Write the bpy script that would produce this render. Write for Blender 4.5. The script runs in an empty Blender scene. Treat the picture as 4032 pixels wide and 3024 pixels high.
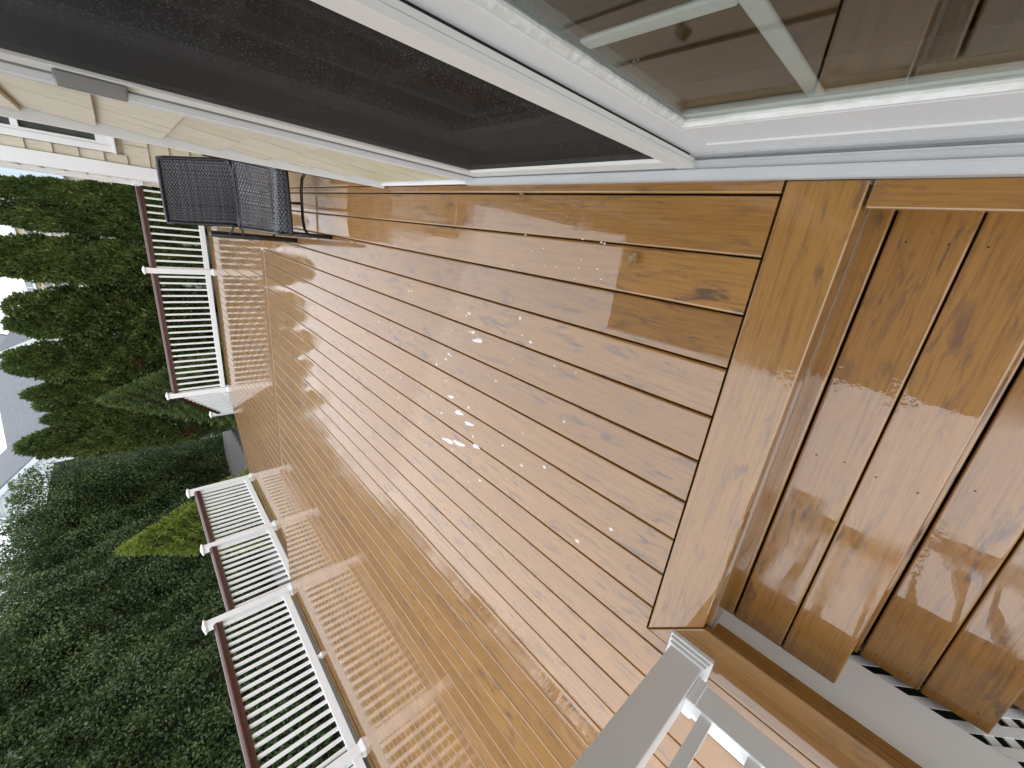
import bpy, math, random
import numpy as np
from mathutils import Vector, Matrix

random.seed(7)
rng = np.random.default_rng(7)
SC = bpy.context.scene
COL = SC.collection

# ------------------------------------------------------------------ camera
def cam_basis(yaw, pitch, roll):
    cy, sy, cp, sp = math.cos(yaw), math.sin(yaw), math.cos(pitch), math.sin(pitch)
    fwd = Vector((-sy * cp, cy * cp, -sp))
    right = Vector((cy, sy, 0))
    down = fwd.cross(right)
    c, s = math.cos(roll), math.sin(roll)
    r2 = right * c - down * s
    d2 = right * s + down * c
    return r2, d2, fwd
CR, CD, CF = cam_basis(0.461988, 0.726336, -0.196887)
cam = bpy.data.cameras.new("camera")
cam.sensor_fit = 'HORIZONTAL'
cam.sensor_width = 36.0
cam.lens = 36.0 * 1574.67 / 4032.0
cam.clip_start = 0.02
cam.clip_end = 900
co = bpy.data.objects.new("camera", cam)
COL.objects.link(co)
# the phone was held so that its picture lies on its side: image-right = down
m = Matrix((CD, CR, -CF)).transposed().to_4x4()
m.translation = Vector((0, 0, 1.15))
co.matrix_world = m
SC.camera = co

# ------------------------------------------------------------------ sky, sun, exposure
SUN_EL, SUN_AZ = 58.0, 215.0
w = bpy.data.worlds.new("World")
SC.world = w
w.use_nodes = True
nt = w.node_tree
nt.nodes.clear()
sky = nt.nodes.new("ShaderNodeTexSky")
sky.sky_type = 'NISHITA'
sky.sun_disc = False
sky.sun_elevation = math.radians(SUN_EL)
sky.sun_rotation = math.radians(SUN_AZ)
sky.dust_density = 4.0
hs = nt.nodes.new("ShaderNodeHueSaturation")
hs.inputs['Saturation'].default_value = 0.18
nt.links.new(sky.outputs[0], hs.inputs['Color'])
# an overcast deck of cloud: CIE overcast gradient, whiter and stronger than the blue behind it
tc = nt.nodes.new("ShaderNodeTexCoord")
sp = nt.nodes.new("ShaderNodeSeparateXYZ")
nt.links.new(tc.outputs['Generated'], sp.inputs[0])
cl = nt.nodes.new("ShaderNodeMath"); cl.operation = 'MAXIMUM'; cl.inputs[1].default_value = 0.0
nt.links.new(sp.outputs['Z'], cl.inputs[0])
ma = nt.nodes.new("ShaderNodeMath"); ma.operation = 'MULTIPLY_ADD'
ma.inputs[1].default_value = 8.0; ma.inputs[2].default_value = 8.2
nt.links.new(cl.outputs[0], ma.inputs[0])
cloudn = nt.nodes.new("ShaderNodeTexNoise")
cloudn.inputs['Scale'].default_value = 2.2; cloudn.inputs['Detail'].default_value = 5
nt.links.new(tc.outputs['Generated'], cloudn.inputs['Vector'])
cm = nt.nodes.new("ShaderNodeMath"); cm.operation = 'MULTIPLY_ADD'
cm.inputs[1].default_value = 0.3; cm.inputs[2].default_value = 0.85
nt.links.new(cloudn.outputs['Fac'], cm.inputs[0])
mm = nt.nodes.new("ShaderNodeMath"); mm.operation = 'MULTIPLY'
nt.links.new(ma.outputs[0], mm.inputs[0]); nt.links.new(cm.outputs[0], mm.inputs[1])
vm = nt.nodes.new("ShaderNodeVectorMath"); vm.operation = 'SCALE'
vm.inputs[0].default_value = (0.93, 0.985, 1.07)
nt.links.new(mm.outputs[0], vm.inputs['Scale'])
mx = nt.nodes.new("ShaderNodeMix"); mx.data_type = 'RGBA'
mx.inputs['Factor'].default_value = 0.8
nt.links.new(hs.outputs[0], mx.inputs['A']); nt.links.new(vm.outputs[0], mx.inputs['B'])
bg = nt.nodes.new("ShaderNodeBackground")
bg.inputs['Strength'].default_value = 0.12
nt.links.new(mx.outputs['Result'], bg.inputs['Color'])
wo = nt.nodes.new("ShaderNodeOutputWorld")
nt.links.new(bg.outputs[0], wo.inputs['Surface'])

sun = bpy.data.lights.new("sun", 'SUN')
sun.energy = 1.1
sun.angle = math.radians(160)
sun.color = (1.0, 0.985, 0.965)
so = bpy.data.objects.new("sun", sun)
COL.objects.link(so)
az, el = math.radians(SUN_AZ), math.radians(SUN_EL)
sdir = Vector((math.sin(az) * math.cos(el), math.cos(az) * math.cos(el), math.sin(el)))
so.rotation_euler = sdir.to_track_quat('Z', 'Y').to_euler()
so.location = (0, 0, 20)

SC.view_settings.view_transform = 'Standard'
SC.view_settings.look = 'None'
SC.view_settings.gamma = 1.0
SC.view_settings.exposure = 0.52
SC.view_settings.use_curve_mapping = False
SC.cycles.max_bounces = 8
SC.cycles.transparent_max_bounces = 12

# ------------------------------------------------------------------ material helpers
class NT:
    def __init__(s, name):
        s.m = bpy.data.materials.new(name)
        s.m.use_nodes = True
        s.t = s.m.node_tree
        s.t.nodes.clear()
        s.out = s.n("ShaderNodeOutputMaterial")
    def n(s, ty, **kw):
        nd = s.t.nodes.new(ty)
        for k, v in kw.items():
            setattr(nd, k, v)
        return nd
    def l(s, a, b):
        s.t.links.new(a, b)
    def val(s, sock, v):
        if hasattr(v, 'is_output'):
            s.l(v, sock)
        else:
            sock.default_value = v
    def math(s, op, a, b=0.0, c=0.0, clamp=False):
        nd = s.n("ShaderNodeMath", operation=op)
        nd.use_clamp = clamp
        s.val(nd.inputs[0], a); s.val(nd.inputs[1], b); s.val(nd.inputs[2], c)
        return nd.outputs[0]
    def mix(s, f, a, b):
        nd = s.n("ShaderNodeMix", data_type='RGBA')
        s.val(nd.inputs['Factor'], f)
        for k, v in (('A', a), ('B', b)):
            if not hasattr(v, 'is_output') and len(v) == 3:
                v = (*v, 1)
            s.val(nd.inputs[k], v)
        return nd.outputs['Result']
    def ramp(s, f, a, b):
        nd = s.n("ShaderNodeMapRange")
        nd.clamp = True
        s.val(nd.inputs['Value'], f)
        nd.inputs['From Min'].default_value = a
        nd.inputs['From Max'].default_value = b
        return nd.outputs[0]
    def coord(s, kind='Object', scale=(1, 1, 1), rand=0.0):
        if kind == 'World':
            v = s.n("ShaderNodeNewGeometry").outputs['Position']
        else:
            v = s.n("ShaderNodeTexCoord").outputs[kind]
        if rand:
            r = s.n("ShaderNodeObjectInfo").outputs['Random']
            c = s.n("ShaderNodeCombineXYZ")
            s.l(s.math('MULTIPLY', r, rand), c.inputs[0])
            s.l(s.math('MULTIPLY', r, rand * 1.7), c.inputs[1])
            s.l(s.math('MULTIPLY', r, rand * .6), c.inputs[2])
            ad = s.n("ShaderNodeVectorMath", operation='ADD')
            s.l(v, ad.inputs[0]); s.l(c.outputs[0], ad.inputs[1])
            v = ad.outputs[0]
        mp = s.n("ShaderNodeMapping")
        mp.inputs['Scale'].default_value = scale
        s.l(v, mp.inputs['Vector'])
        return mp.outputs[0]
    def noise(s, vec, scale=1.0, detail=3.0, rough=0.5, dist=0.0):
        nd = s.n("ShaderNodeTexNoise")
        nd.inputs['Scale'].default_value = scale
        nd.inputs['Detail'].default_value = detail
        nd.inputs['Roughness'].default_value = rough
        nd.inputs['Distortion'].default_value = dist
        s.l(vec, nd.inputs['Vector'])
        return nd.outputs['Fac']
    def bump(s, h, strength=.3, dist=.01, normal=None):
        nd = s.n("ShaderNodeBump")
        s.val(nd.inputs['Strength'], strength)
        nd.inputs['Distance'].default_value = dist
        s.l(h, nd.inputs['Height'])
        if normal is not None:
            s.l(normal, nd.inputs['Normal'])
        return nd.outputs[0]
    def bsdf(s, color, rough=.5, normal=None, **kw):
        b = s.n("ShaderNodeBsdfPrincipled")
        if not hasattr(color, 'is_output') and len(color) == 3:
            color = (*color, 1)
        s.val(b.inputs['Base Color'], color)
        s.val(b.inputs['Roughness'], rough)
        if normal is not None:
            s.l(normal, b.inputs['Normal'])
        for k, v in kw.items():
            s.val(b.inputs[k.replace('_', ' ')], v)
        s.l(b.outputs[0], s.out.inputs['Surface'])
        return b

def simple(name, col, rough=.5, var=.08, scale=6.0, bump=0.0, bscale=120, kind='World', **kw):
    t = NT(name)
    v = t.coord(kind)
    f = t.noise(v, scale, 4)
    c = t.mix(f, [x * (1 - var) for x in col], [min(1, x * (1 + var)) for x in col])
    nrm = None
    if bump:
        nrm = t.bump(t.noise(v, bscale, 3), bump, .002)
    t.bsdf(c, rough, nrm, **kw)
    return t.m

def composite_board(name, base_a, base_b, streak, film_lo, film_hi, dry_rough):
    t = NT(name)
    v1 = t.coord('Object', (150, 4.5, 150), 40)
    v2 = t.coord('Object', (34, 7.5, 34), 70)
    v3 = t.coord('Object', (7, 1.7, 7), 90)
    fine = t.noise(v1, 1.0, 5, .7)
    st = t.noise(v2, 1.0, 5, .68, .5)
    br = t.noise(v3, 1.0, 2)
    rnd = t.n("ShaderNodeObjectInfo").outputs['Random']
    tone = t.math('ADD', t.math('MULTIPLY', br, .55), t.math('MULTIPLY', rnd, .5))
    c = t.mix(t.ramp(tone, .15, .85), base_a, base_b)
    c = t.mix(t.math('MULTIPLY', t.ramp(fine, .47, .68), .52), c, [x * .36 for x in base_a])
    mask = t.math('MULTIPLY', t.ramp(st, .52, .66), t.ramp(br, .38, .60))
    c = t.mix(t.math('MULTIPLY', mask, .88), c, streak)
    st2 = t.noise(t.coord('Object', (75, 15, 75), 31), 1.0, 4, .6, .3)
    c = t.mix(t.math('MULTIPLY', t.ramp(st2, .60, .74), .45), c, streak)
    # water: standing film where boards are level, thin beaded film elsewhere
    w1 = t.coord('World', (1, 1, 1))
    wn = t.noise(w1, 2.6, 4, .6, .6)
    wd = t.noise(w1, 46, 2, .5)
    film = t.ramp(t.math('ADD', wn, t.math('MULTIPLY', t.math('SUBTRACT', wd, .5), .22)), film_lo, film_hi)
    crough = t.math('MULTIPLY_ADD', t.math('SUBTRACT', 1.0, film), dry_rough, .012)
    gr = t.noise(t.coord('Object', (230, 5, 230), 13), 1.0, 3, .6)
    h = t.math('ADD', t.math('MULTIPLY', gr, .6), t.math('MULTIPLY', fine, .5))
    nb = t.bump(h, .45, .0014)
    sx = t.n("ShaderNodeSeparateXYZ"); t.l(t.n("ShaderNodeTexCoord").outputs['Object'], sx.inputs[0])
    edge = t.ramp(t.math('ABSOLUTE', sx.outputs[0]), .030, .060)
    rmask = t.math('MULTIPLY', t.ramp(t.noise(w1, 3.1, 2), .50, .62), t.math('MULTIPLY_ADD', edge, .8, .2))
    rip = t.bump(t.noise(w1, 55, 2, .5), t.math('MULTIPLY_ADD', rmask, .45, .014), .0016)
    ncoat = t.bump(h, t.math('MULTIPLY', t.math('SUBTRACT', 1.0, film), .09), .0012, rip)
    b = t.bsdf(c, .5, nb)
    b.inputs['Specular IOR Level'].default_value = .4
    b.inputs['Coat Weight'].default_value = 1.0
    b.inputs['Coat IOR'].default_value = 1.63
    t.l(crough, b.inputs['Coat Roughness'])
    t.l(ncoat, b.inputs['Coat Normal'])
    return t.m

M = {}
M['board'] = composite_board('wet_composite', (.215, .093, .011), (.300, .141, .026), (.062, .031, .022), .38, .54, .11)
M['tread'] = composite_board('wet_composite_tread', (.235, .100, .013), (.315, .148, .030), (.068, .035, .024), .42, .54, .13)
M['vinyl'] = simple('white_vinyl', (.82, .83, .83), .32, .03, 3, .06, 60)
M['door_vinyl'] = simple('door_vinyl', (.60, .605, .60), .32, .04, 4, .06, 60)
M['sill'] = simple('weathered_sill', (.43, .435, .435), .34, .10, 9, .15, 70)
M['paint'] = simple('white_paint', (.74, .75, .76), .38, .05, 5, .08, 40)
M['alu'] = simple('screen_frame_paint', (.62, .61, .57), .42, .05, 4, .05, 80)
M['pvc_fascia'] = simple('fascia_white', (.78, .785, .77), .45, .05, 3, .08, 30)
def mat_bead():
    t = NT('mildewed_bead')
    n = t.noise(t.coord('World', (60, 16, 60)), 1, 5, .65)
    z = t.n("ShaderNodeSeparateXYZ"); t.l(t.n("ShaderNodeNewGeometry").outputs['Normal'], z.inputs[0])
    c = t.mix(t.math('MULTIPLY', t.ramp(n, .40, .72), .6), (.64, .64, .61), (.34, .30, .22))
    t.bsdf(c, .55, t.bump(n, .4, .003))
    return t.m
M['bead'] = mat_bead()
M['gasket'] = simple('black_pile', (.012, .012, .013), .9, .3, 90, .6, 300)
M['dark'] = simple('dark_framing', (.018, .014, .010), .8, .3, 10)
M['cap_rail'] = simple('mahogany_rail', (.062, .013, .009), .3, .4, 9, .05, 50, Coat_Weight=.15, Coat_Roughness=.08)
M['soil'] = simple('mulch', (.020, .016, .012), .9, .5, 22, .8, 60)
M['interior'] = simple('room_dark', (.018, .011, .006), .7, .2, 3)
M['room_floor'] = simple('room_floor', (.11, .062, .03), .5, .4, 6)
M['handle'] = simple('handle_grey', (.20, .195, .185), .4, .08, 8)
M['metal'] = simple('chair_tube', (.014, .015, .017), .28, .2, 14)

def mat_shingle():
    t = NT('cream_shingle')
    v = t.coord('Object', (1, 1, 1), 25)
    gr = t.noise(t.coord('World', (90, 90, 4)), 1, 4, .6)
    r = t.n("ShaderNodeObjectInfo").outputs['Random']
    c = t.mix(r, (.52, .475, .36), (.60, .56, .44))
    c = t.mix(t.math('MULTIPLY', t.ramp(gr, .42, .72), .6), c, (.38, .34, .25))
    # algae close to the deck boards
    z = t.n("ShaderNodeSeparateXYZ")
    t.l(t.n("ShaderNodeNewGeometry").outputs['Position'], z.inputs[0])
    al = t.math('MULTIPLY', t.ramp(z.outputs['Z'], .62, .12), t.ramp(t.noise(t.coord('World'), 5, 4), .42, .66))
    c = t.mix(t.math('MULTIPLY', al, .55), c, (.40, .40, .17))
    t.bsdf(c, .6, t.bump(gr, .4, .003))
    return t.m
M['shingle'] = mat_shingle()

def mat_glass(name, ior, tint):
    t = NT(name)
    fr = t.n("ShaderNodeFresnel")
    bf = t.n("ShaderNodeNewGeometry").outputs['Backfacing']
    t.l(t.math('MULTIPLY_ADD', bf, 1.0 / ior - ior, ior), fr.inputs['IOR'])
    tr = t.n("ShaderNodeBsdfTransparent"); tr.inputs[0].default_value = (*tint, 1)
    gl = t.n("ShaderNodeBsdfGlossy"); gl.inputs['Roughness'].default_value = .012
    gl.inputs['Color'].default_value = (.95, .97, .97, 1)
    ms = t.n("ShaderNodeMixShader")
    t.l(fr.outputs[0], ms.inputs[0]); t.l(tr.outputs[0], ms.inputs[1]); t.l(gl.outputs[0], ms.inputs[2])
    t.l(ms.outputs[0], t.out.inputs['Surface'])
    return t.m
M['glass'] = mat_glass('window_glass', 1.46, (.82, .85, .83))
M['glass_thin'] = mat_glass('inner_glass', 1.10, (.9, .92, .9))

def mat_screen():
    t = NT('insect_screen')
    v = t.coord('World')
    dr = t.n("ShaderNodeTexVoronoi"); dr.inputs['Scale'].default_value = 150
    t.l(v, dr.inputs['Vector'])
    nz = t.noise(v, 260, 2)
    patch = t.ramp(t.noise(v, 2.2, 2), .35, .65)
    drop = t.math('MULTIPLY', t.ramp(dr.outputs['Distance'], .32, .16), patch)
    c = t.mix(nz, (.003, .003, .0034), (.012, .012, .013))
    c = t.mix(t.math('MULTIPLY', drop, .6), c, (.10, .10, .105))
    b = t.bsdf(c, t.math('MULTIPLY_ADD', drop, -.35, .55), t.bump(t.math('ADD', nz, drop), .8, .002))
    b.inputs['Specular IOR Level'].default_value = .2
    tr = t.n("ShaderNodeBsdfTransparent")
    ms = t.n("ShaderNodeMixShader")
    t.l(t.math('MULTIPLY_ADD', drop, -.22, .44), ms.inputs[0])
    t.l(b.outputs[0], ms.inputs[1]); t.l(tr.outputs[0], ms.inputs[2])
    t.l(ms.outputs[0], t.out.inputs['Surface'])
    return t.m
M['screen'] = mat_screen()

def mat_leaf(name, a, b, hi, rough, spec=.4, patch=None, clump=1.3, through=.25):
    t = NT(name)
    r = t.n("ShaderNodeNewGeometry").outputs['Random Per Island']
    big = t.noise(t.coord('World'), clump, 3)
    c = t.mix(r, a, b)
    c = t.mix(t.math('MULTIPLY', t.ramp(big, .42, .72), .75), c, hi)
    c = t.mix(t.math('MULTIPLY', t.ramp(r, .9, 1.0), .5), c, [x * 1.5 for x in hi])  # a few blades much paler: leaf glints put into the colour
    if patch:
        pn = t.noise(t.coord('World'), .9, 2)
        c = t.mix(t.math('MULTIPLY', t.ramp(pn, .655, .70), .85), c, patch)
    bs = t.bsdf(c, rough)
    bs.inputs['Specular IOR Level'].default_value = spec
    # light passing through the blade
    tl = t.n("ShaderNodeBsdfTranslucent")
    t.l(c, tl.inputs['Color'])
    ms = t.n("ShaderNodeMixShader"); ms.inputs[0].default_value = through
    t.l(bs.outputs[0], ms.inputs[1]); t.l(tl.outputs[0], ms.inputs[2])
    t.l(ms.outputs[0], t.out.inputs['Surface'])
    return t.m
M['cedar'] = mat_leaf('cedar_spray', (.050, .078, .020), (.080, .116, .029), (.135, .170, .038), .6, .3, (.10, .052, .024))
M['cedar_core'] = simple('cedar_core', (.012, .018, .007), .9, .4, 6)
M['holly'] = mat_leaf('hedge_leaf', (.034, .064, .020), (.078, .128, .040), (.130, .178, .050), .38, .38)
M['spruce_dull'] = mat_leaf('spruce_needles_dull', (.085, .125, .042), (.12, .165, .052), (.15, .19, .055), .6, .25, None, 2.5, .4)
M['spruce_bright'] = mat_leaf('spruce_needles_bright', (.13, .185, .034), (.26, .32, .060), (.36, .41, .080), .6, .25, None, 2.5, .4)
M['bark'] = simple('bark', (.06, .045, .03), .9, .3, 20, .6, 50)
M['grass'] = simple('lawn_green', (.030, .050, .014), .9, .4, 5, .7, 60)
M['stone'] = simple('paver_stone', (.115, .11, .10), .5, .35, 14, .5, 90)
M['joint'] = simple('joint_sand', (.02, .018, .014), .9, .3, 30)

def mat_weave():
    t = NT('dark_resin_wicker')
    r = t.n("ShaderNodeNewGeometry").outputs['Random Per Island']
    n = t.noise(t.coord('Object', (1, 1, 1)), 90, 2)
    c = t.mix(r, (.013, .014, .018), (.058, .063, .076))
    t.bsdf(c, t.math('MULTIPLY_ADD', n, .25, .18), Coat_Weight=.5, Coat_Roughness=.12)
    return t.m
M['weave'] = mat_weave()

def mat_roof():
    t = NT('grey_roof_shingle')
    w = t.n("ShaderNodeTexBrick")
    w.inputs['Scale'].default_value = 3.0
    w.inputs['Color1'].default_value = (.14, .148, .16, 1); w.inputs['Color2'].default_value = (.18, .19, .205, 1)
    w.inputs['Mortar'].default_value = (.09, .095, .105, 1); w.inputs['Mortar Size'].default_value = .02
    t.l(t.coord('Object', (1, 1, 1)), w.inputs['Vector'])
    n = t.noise(t.coord('World'), 1.3, 4)
    t.bsdf(t.mix(t.math('MULTIPLY', n, .5), w.outputs[0], (.15, .16, .17)), .8)
    return t.m
M['roof'] = mat_roof()
M['far_white'] = simple('far_white_siding', (.66, .70, .74), .6, .04, 1)
M['far_blue'] = simple('far_blue_siding', (.60, .70, .78), .6, .05, 1)
M['far_tan'] = simple('far_tan_stucco', (.52, .45, .33), .7, .08, .6)
M['blind'] = simple('window_dim', (.075, .078, .082), .6, .3, 9)
M['far_glass'] = simple('far_window', (.16, .19, .22), .2, .2, 1)
M['spot_white'] = simple('pale_spot', (.62, .60, .60), .25, .03, 30)
M['dry_leaf'] = simple('dry_leaf', (.24, .16, .075), .7, .4, 60, .5, 120)

# ------------------------------------------------------------------ mesh helpers
class MB:
    def __init__(s):
        s.v = []; s.f = []
    def add(s, vs, fs):
        o = len(s.v)
        s.v += [tuple(p) for p in vs]
        s.f += [tuple(i + o for i in f) for f in fs]
        return s
    def box(s, x0, x1, y0, y1, z0, z1):
        return s.add([(x0, y0, z0), (x1, y0, z0), (x1, y1, z0), (x0, y1, z0), (x0, y0, z1), (x1, y0, z1), (x1, y1, z1), (x0, y1, z1)],
                     [(0, 3, 2, 1), (4, 5, 6, 7), (0, 1, 5, 4), (1, 2, 6, 5), (2, 3, 7, 6), (3, 0, 4, 7)])
    def loft(s, secs, caps=True, closed=True):
        n = len(secs[0]); vs = [p for sec in secs for p in sec]; fs = []
        for i in range(len(secs) - 1):
            for j in range(n if closed else n - 1):
                k = (j + 1) % n
                fs.append((i * n + j, i * n + k, (i + 1) * n + k, (i + 1) * n + j))
        if caps:
            fs.append(tuple(range(n))[::-1]); fs.append(tuple((len(secs) - 1) * n + j for j in range(n)))
        return s.add(vs, fs)
    def prism_y(s, prof, y0, y1):            # profile given as (x, z)
        return s.loft([[(a, y0, b) for a, b in prof], [(a, y1, b) for a, b in prof]])
    def prism_z(s, poly, z0, z1):
        return s.loft([[(a, b, z0) for a, b in poly], [(a, b, z1) for a, b in poly]])
    def bar(s, p0, p1, w, h, up=(0, 0, 1)):
        p0, p1 = Vector(p0), Vector(p1)
        d = (p1 - p0).normalized(); side = d.cross(Vector(up)).normalized(); u = side.cross(d)
        q = [(-w / 2, -h / 2), (w / 2, -h / 2), (w / 2, h / 2), (-w / 2, h / 2)]
        return s.loft([[p + side * a + u * b for a, b in q] for p in (p0, p1)])
    def tube(s, pts, r, n=8):
        pts = [Vector(p) for p in pts]; secs = []
        for i, p in enumerate(pts):
            d = (pts[min(i + 1, len(pts) - 1)] - pts[max(i - 1, 0)]).normalized()
            a = d.cross(Vector((0, 0, 1)))
            if a.length < .05: a = d.cross(Vector((1, 0, 0)))
            a.normalize(); b = d.cross(a)
            rr = r[i] if isinstance(r, (list, tuple)) else r
            secs.append([p + (a * math.cos(2 * math.pi * k / n) + b * math.sin(2 * math.pi * k / n)) * rr for k in range(n)])
        return s.loft(secs)
    def mesh(s, name, mat, smooth=False):
        me = bpy.data.meshes.new(name)
        me.from_pydata(s.v, [], s.f)
        me.materials.append(mat)
        bmfix(me)
        if smooth:
            for p in me.polygons: p.use_smooth = True
        return me
    def build(s, name, mat, parent=None, bevel=0.0, smooth=False, origin=None, **props):
        """vertices are world positions; origin/parent offset taken off"""
        base = world_of(parent) if parent else Vector((0, 0, 0))
        o3 = Vector(origin) if origin is not None else base
        s.v = [(a - o3.x, b - o3.y, c - o3.z) for a, b, c in s.v]
        return place(name, s.mesh(name, mat, smooth), parent, o3 - base, bevel=bevel, **props)

import bmesh
def bmfix(me):
    bm = bmesh.new(); bm.from_mesh(me)
    bmesh.ops.recalc_face_normals(bm, faces=bm.faces)
    bm.to_mesh(me); bm.free()

def world_of(o):
    p = Vector((0, 0, 0))
    while o:
        p += o.location; o = o.parent
    return p

def place(name, me, parent=None, loc=(0, 0, 0), rotz=0.0, bevel=0.0, **props):
    o = bpy.data.objects.new(name, me)
    COL.objects.link(o)
    o.parent = parent
    o.location = loc
    if rotz: o.rotation_euler = (0, 0, rotz)
    if bevel:
        b = o.modifiers.new("bevel", 'BEVEL'); b.width = bevel; b.segments = 2; b.limit_method = 'ANGLE'
        b.harden_normals = False
    for k, v in props.items(): o[k] = v
    return o

def thing(name, label=None, cat=None, loc=(0, 0, 0), group=None, kind=None):
    o = bpy.data.objects.new(name, None)
    o.empty_display_size = .1
    COL.objects.link(o); o.location = loc
    if label: o['label'] = label
    if cat: o['category'] = cat
    if group: o['group'] = group
    if kind: o['kind'] = kind
    return o

# ------------------------------------------------------------------ ground
GZ = -0.95
mb = MB(); mb.add([(-400, -400, GZ), (400, -400, GZ), (400, 400, GZ), (-400, 400, GZ)], [(0, 1, 2, 3)])
o = mb.build('lawn', M['grass']); o['kind'] = 'structure'
mb = MB(); mb.add([(-14.5, -4, GZ + .004), (-10.9, -4, GZ + .004), (-10.9, 22.5, GZ + .004), (3, 22.5, GZ + .004), (3, 24, GZ + .004), (-14.5, 24, GZ + .004)],
                  [(0, 1, 2, 3, 4, 5)])
o = mb.build('mulch_bed', M['soil']); o['kind'] = 'structure'
# paver walk round the foot of the deck
path = thing('paver_path', loc=(-8, 12, GZ), kind='structure')
mb = MB(); mb.add([(-11.2, 4.5, GZ + .006), (-7.6, 4.5, GZ + .006), (-7.6, 21, GZ + .006), (-11.2, 21, GZ + .006)], [(0, 1, 2, 3)])
mb.build('joint_bed', M['joint'], path)
pav = MB(); pav.box(-.145, .145, -.095, .095, 0, .03); pav_me = pav.mesh('paver', M['stone'])
half = MB(); half.box(-.07, .07, -.095, .095, 0, .034); half_me = half.mesh('edging_stone', M['stone'])
n = 0
for j in range(30):
    yy = 14.0 + j * .205
    for i in range(9):
        xx = -10.75 + i * .31 + (.15 if j % 2 else 0)
        if xx > -8.0 or n >= 290: continue
        place('paver', pav_me, path, (xx + 8, yy - 12, .005 + random.uniform(0, .006)), random.uniform(-.02, .02), bevel=.006); n += 1
for j in range(70):
    yy = 5.0 + j * .205
    place('edging_stone', half_me, path, (-11.0 + 8 + random.uniform(-.01, .01), yy - 12, .004 + random.uniform(0, .02)), random.uniform(-.05, .05), bevel=.008)
rest = MB()
for j in range(42):
    for i in range(7):
        rest.box(-10.85 + i * .31 + .008, -10.85 + i * .31 + .30, 5.2 + j * .205, 5.2 + j * .205 + .195, GZ + .008, GZ + .034 + random.uniform(0, .006))
o = rest.build('paver_field', M['stone'], path); o['kind'] = 'stuff'

# ------------------------------------------------------------------ decks
PITCH, BW = .1437, .1398
LZ = -.175
STEP_Y = 5.47
def board_profile(x0, x1, th=.025, cup=.00035):
    wd = x1 - x0
    ed = [(0, -.0050), (.0004, -.0032), (.0014, -.0016), (.0030, -.0006), (.0052, -.0001)]
    e = .0080
    top = [(x0 + a, b) for a, b in ed]
    k = 6
    for i in range(0, k + 1):
        u = i / k
        top.append((x0 + e + (wd - 2 * e) * u, -cup * (1 - (2 * u - 1) ** 2) * min(1, wd / .139)))
    top += [(x1 - a, b) for a, b in ed[::-1]]
    top += [(x1, -th), (x0, -th)]
    return top

def board_mesh(name, wd, y0, y1f, mat, th=.025, cup=.00035):
    prof = board_profile(-wd / 2, wd / 2, th, cup)
    f = y1f if callable(y1f) else (lambda x: y1f)
    g = y0 if callable(y0) else (lambda x: y0)
    s = MB()
    top, low = prof[:-2], [prof[-3], prof[-2], prof[-1], prof[0]]
    # the walked-on face, the sides and the cut ends each have their own vertices, so the end grain cannot bend the top's normals
    s.loft([[(x, g(x), z) for x, z in top], [(x, f(x), z) for x, z in top]], caps=False, closed=False)
    nt_ = len(s.f)
    s.loft([[(x, g(x), z) for x, z in low], [(x, f(x), z) for x, z in low]], caps=False, closed=False)
    n_ = len(prof)
    s.add([(x, g(x), z) for x, z in prof], [tuple(range(n_))])
    s.add([(x, f(x), z) for x, z in prof], [tuple(range(n_))[::-1]])
    me = bpy.data.meshes.new(name)
    me.from_pydata(s.v, [], s.f)
    me.materials.append(mat)
    if me.polygons[2].normal.z < 0 or me.polygons[nt_ // 2].normal.z < 0:
        me.flip_normals()
    for k, p in enumerate(me.polygons): p.use_smooth = k < nt_
    return me

def flat_board(name, poly, ztop, th, rot, parent, mat, bevel=.004, **props):
    cx = sum(p[0] for p in poly) / len(poly); cy = sum(p[1] for p in poly) / len(poly)
    c, s_ = math.cos(-rot), math.sin(-rot)
    loc = [((x - cx) * c - (y - cy) * s_, (x - cx) * s_ + (y - cy) * c) for x, y in poly]
    s = MB(); s.prism_z(loc, -th, 0)
    base = world_of(parent)
    return place(name, s.mesh(name, mat), parent, Vector((cx, cy, ztop)) - base, rot, bevel=bevel, **props)

deck = thing('deck', loc=(0, 2.8, 0), kind='structure')
low = thing('lower_deck', loc=(-2.6, 8, LZ), kind='structure')

NOSE_Y0 = STEP_Y - .145
long_me = board_mesh('deck_board', BW, .349, NOSE_Y0 - .005, M['board'])
side_me = board_mesh('deck_board', BW, -3.2, NOSE_Y0 - .005, M['board'])
x_gap0 = .1752
# ripped strip against the house sill
place('deck_board', board_mesh('deck_board', .0345, .349, NOSE_Y0 - .005, M['board']), deck, (x_gap0 + .0205, -2.8, 0))
for k in range(60):
    xr = x_gap0 - PITCH * k - .0020
    xl = xr - BW
    if xl < -5.57: break
    xc = (xr + xl) / 2
    me = long_me if xl > -1.27 else side_me
    place('deck_board', me, deck, (xc, -2.8, random.uniform(-.0004, .0004)))
    last_l = xl
place('deck_board', board_mesh('deck_board', .05, -3.2, .349, M['board']), deck, (-1.2345, -2.8, 0))
place('deck_board', board_mesh('deck_board', .09, -3.2, NOSE_Y0 - .005, M['board']), deck, (last_l - .005 - .045, -2.8, 0))
# boards filling the recess beyond the house corner
for k in range(12):
    xl = x_gap0 + .0415 + PITCH * k
    place('deck_board', board_mesh('deck_board', BW, 2.408, NOSE_Y0 - .005, M['board']) if k == 0 else rec_me, deck, (xl + BW / 2, -2.8, 0))
    if k == 0: rec_me = deck.children[-1].data if len(deck.children) else None
    if k == 0:
        rec_me = [c for c in COL.objects if c.parent == deck][-1].data
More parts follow.
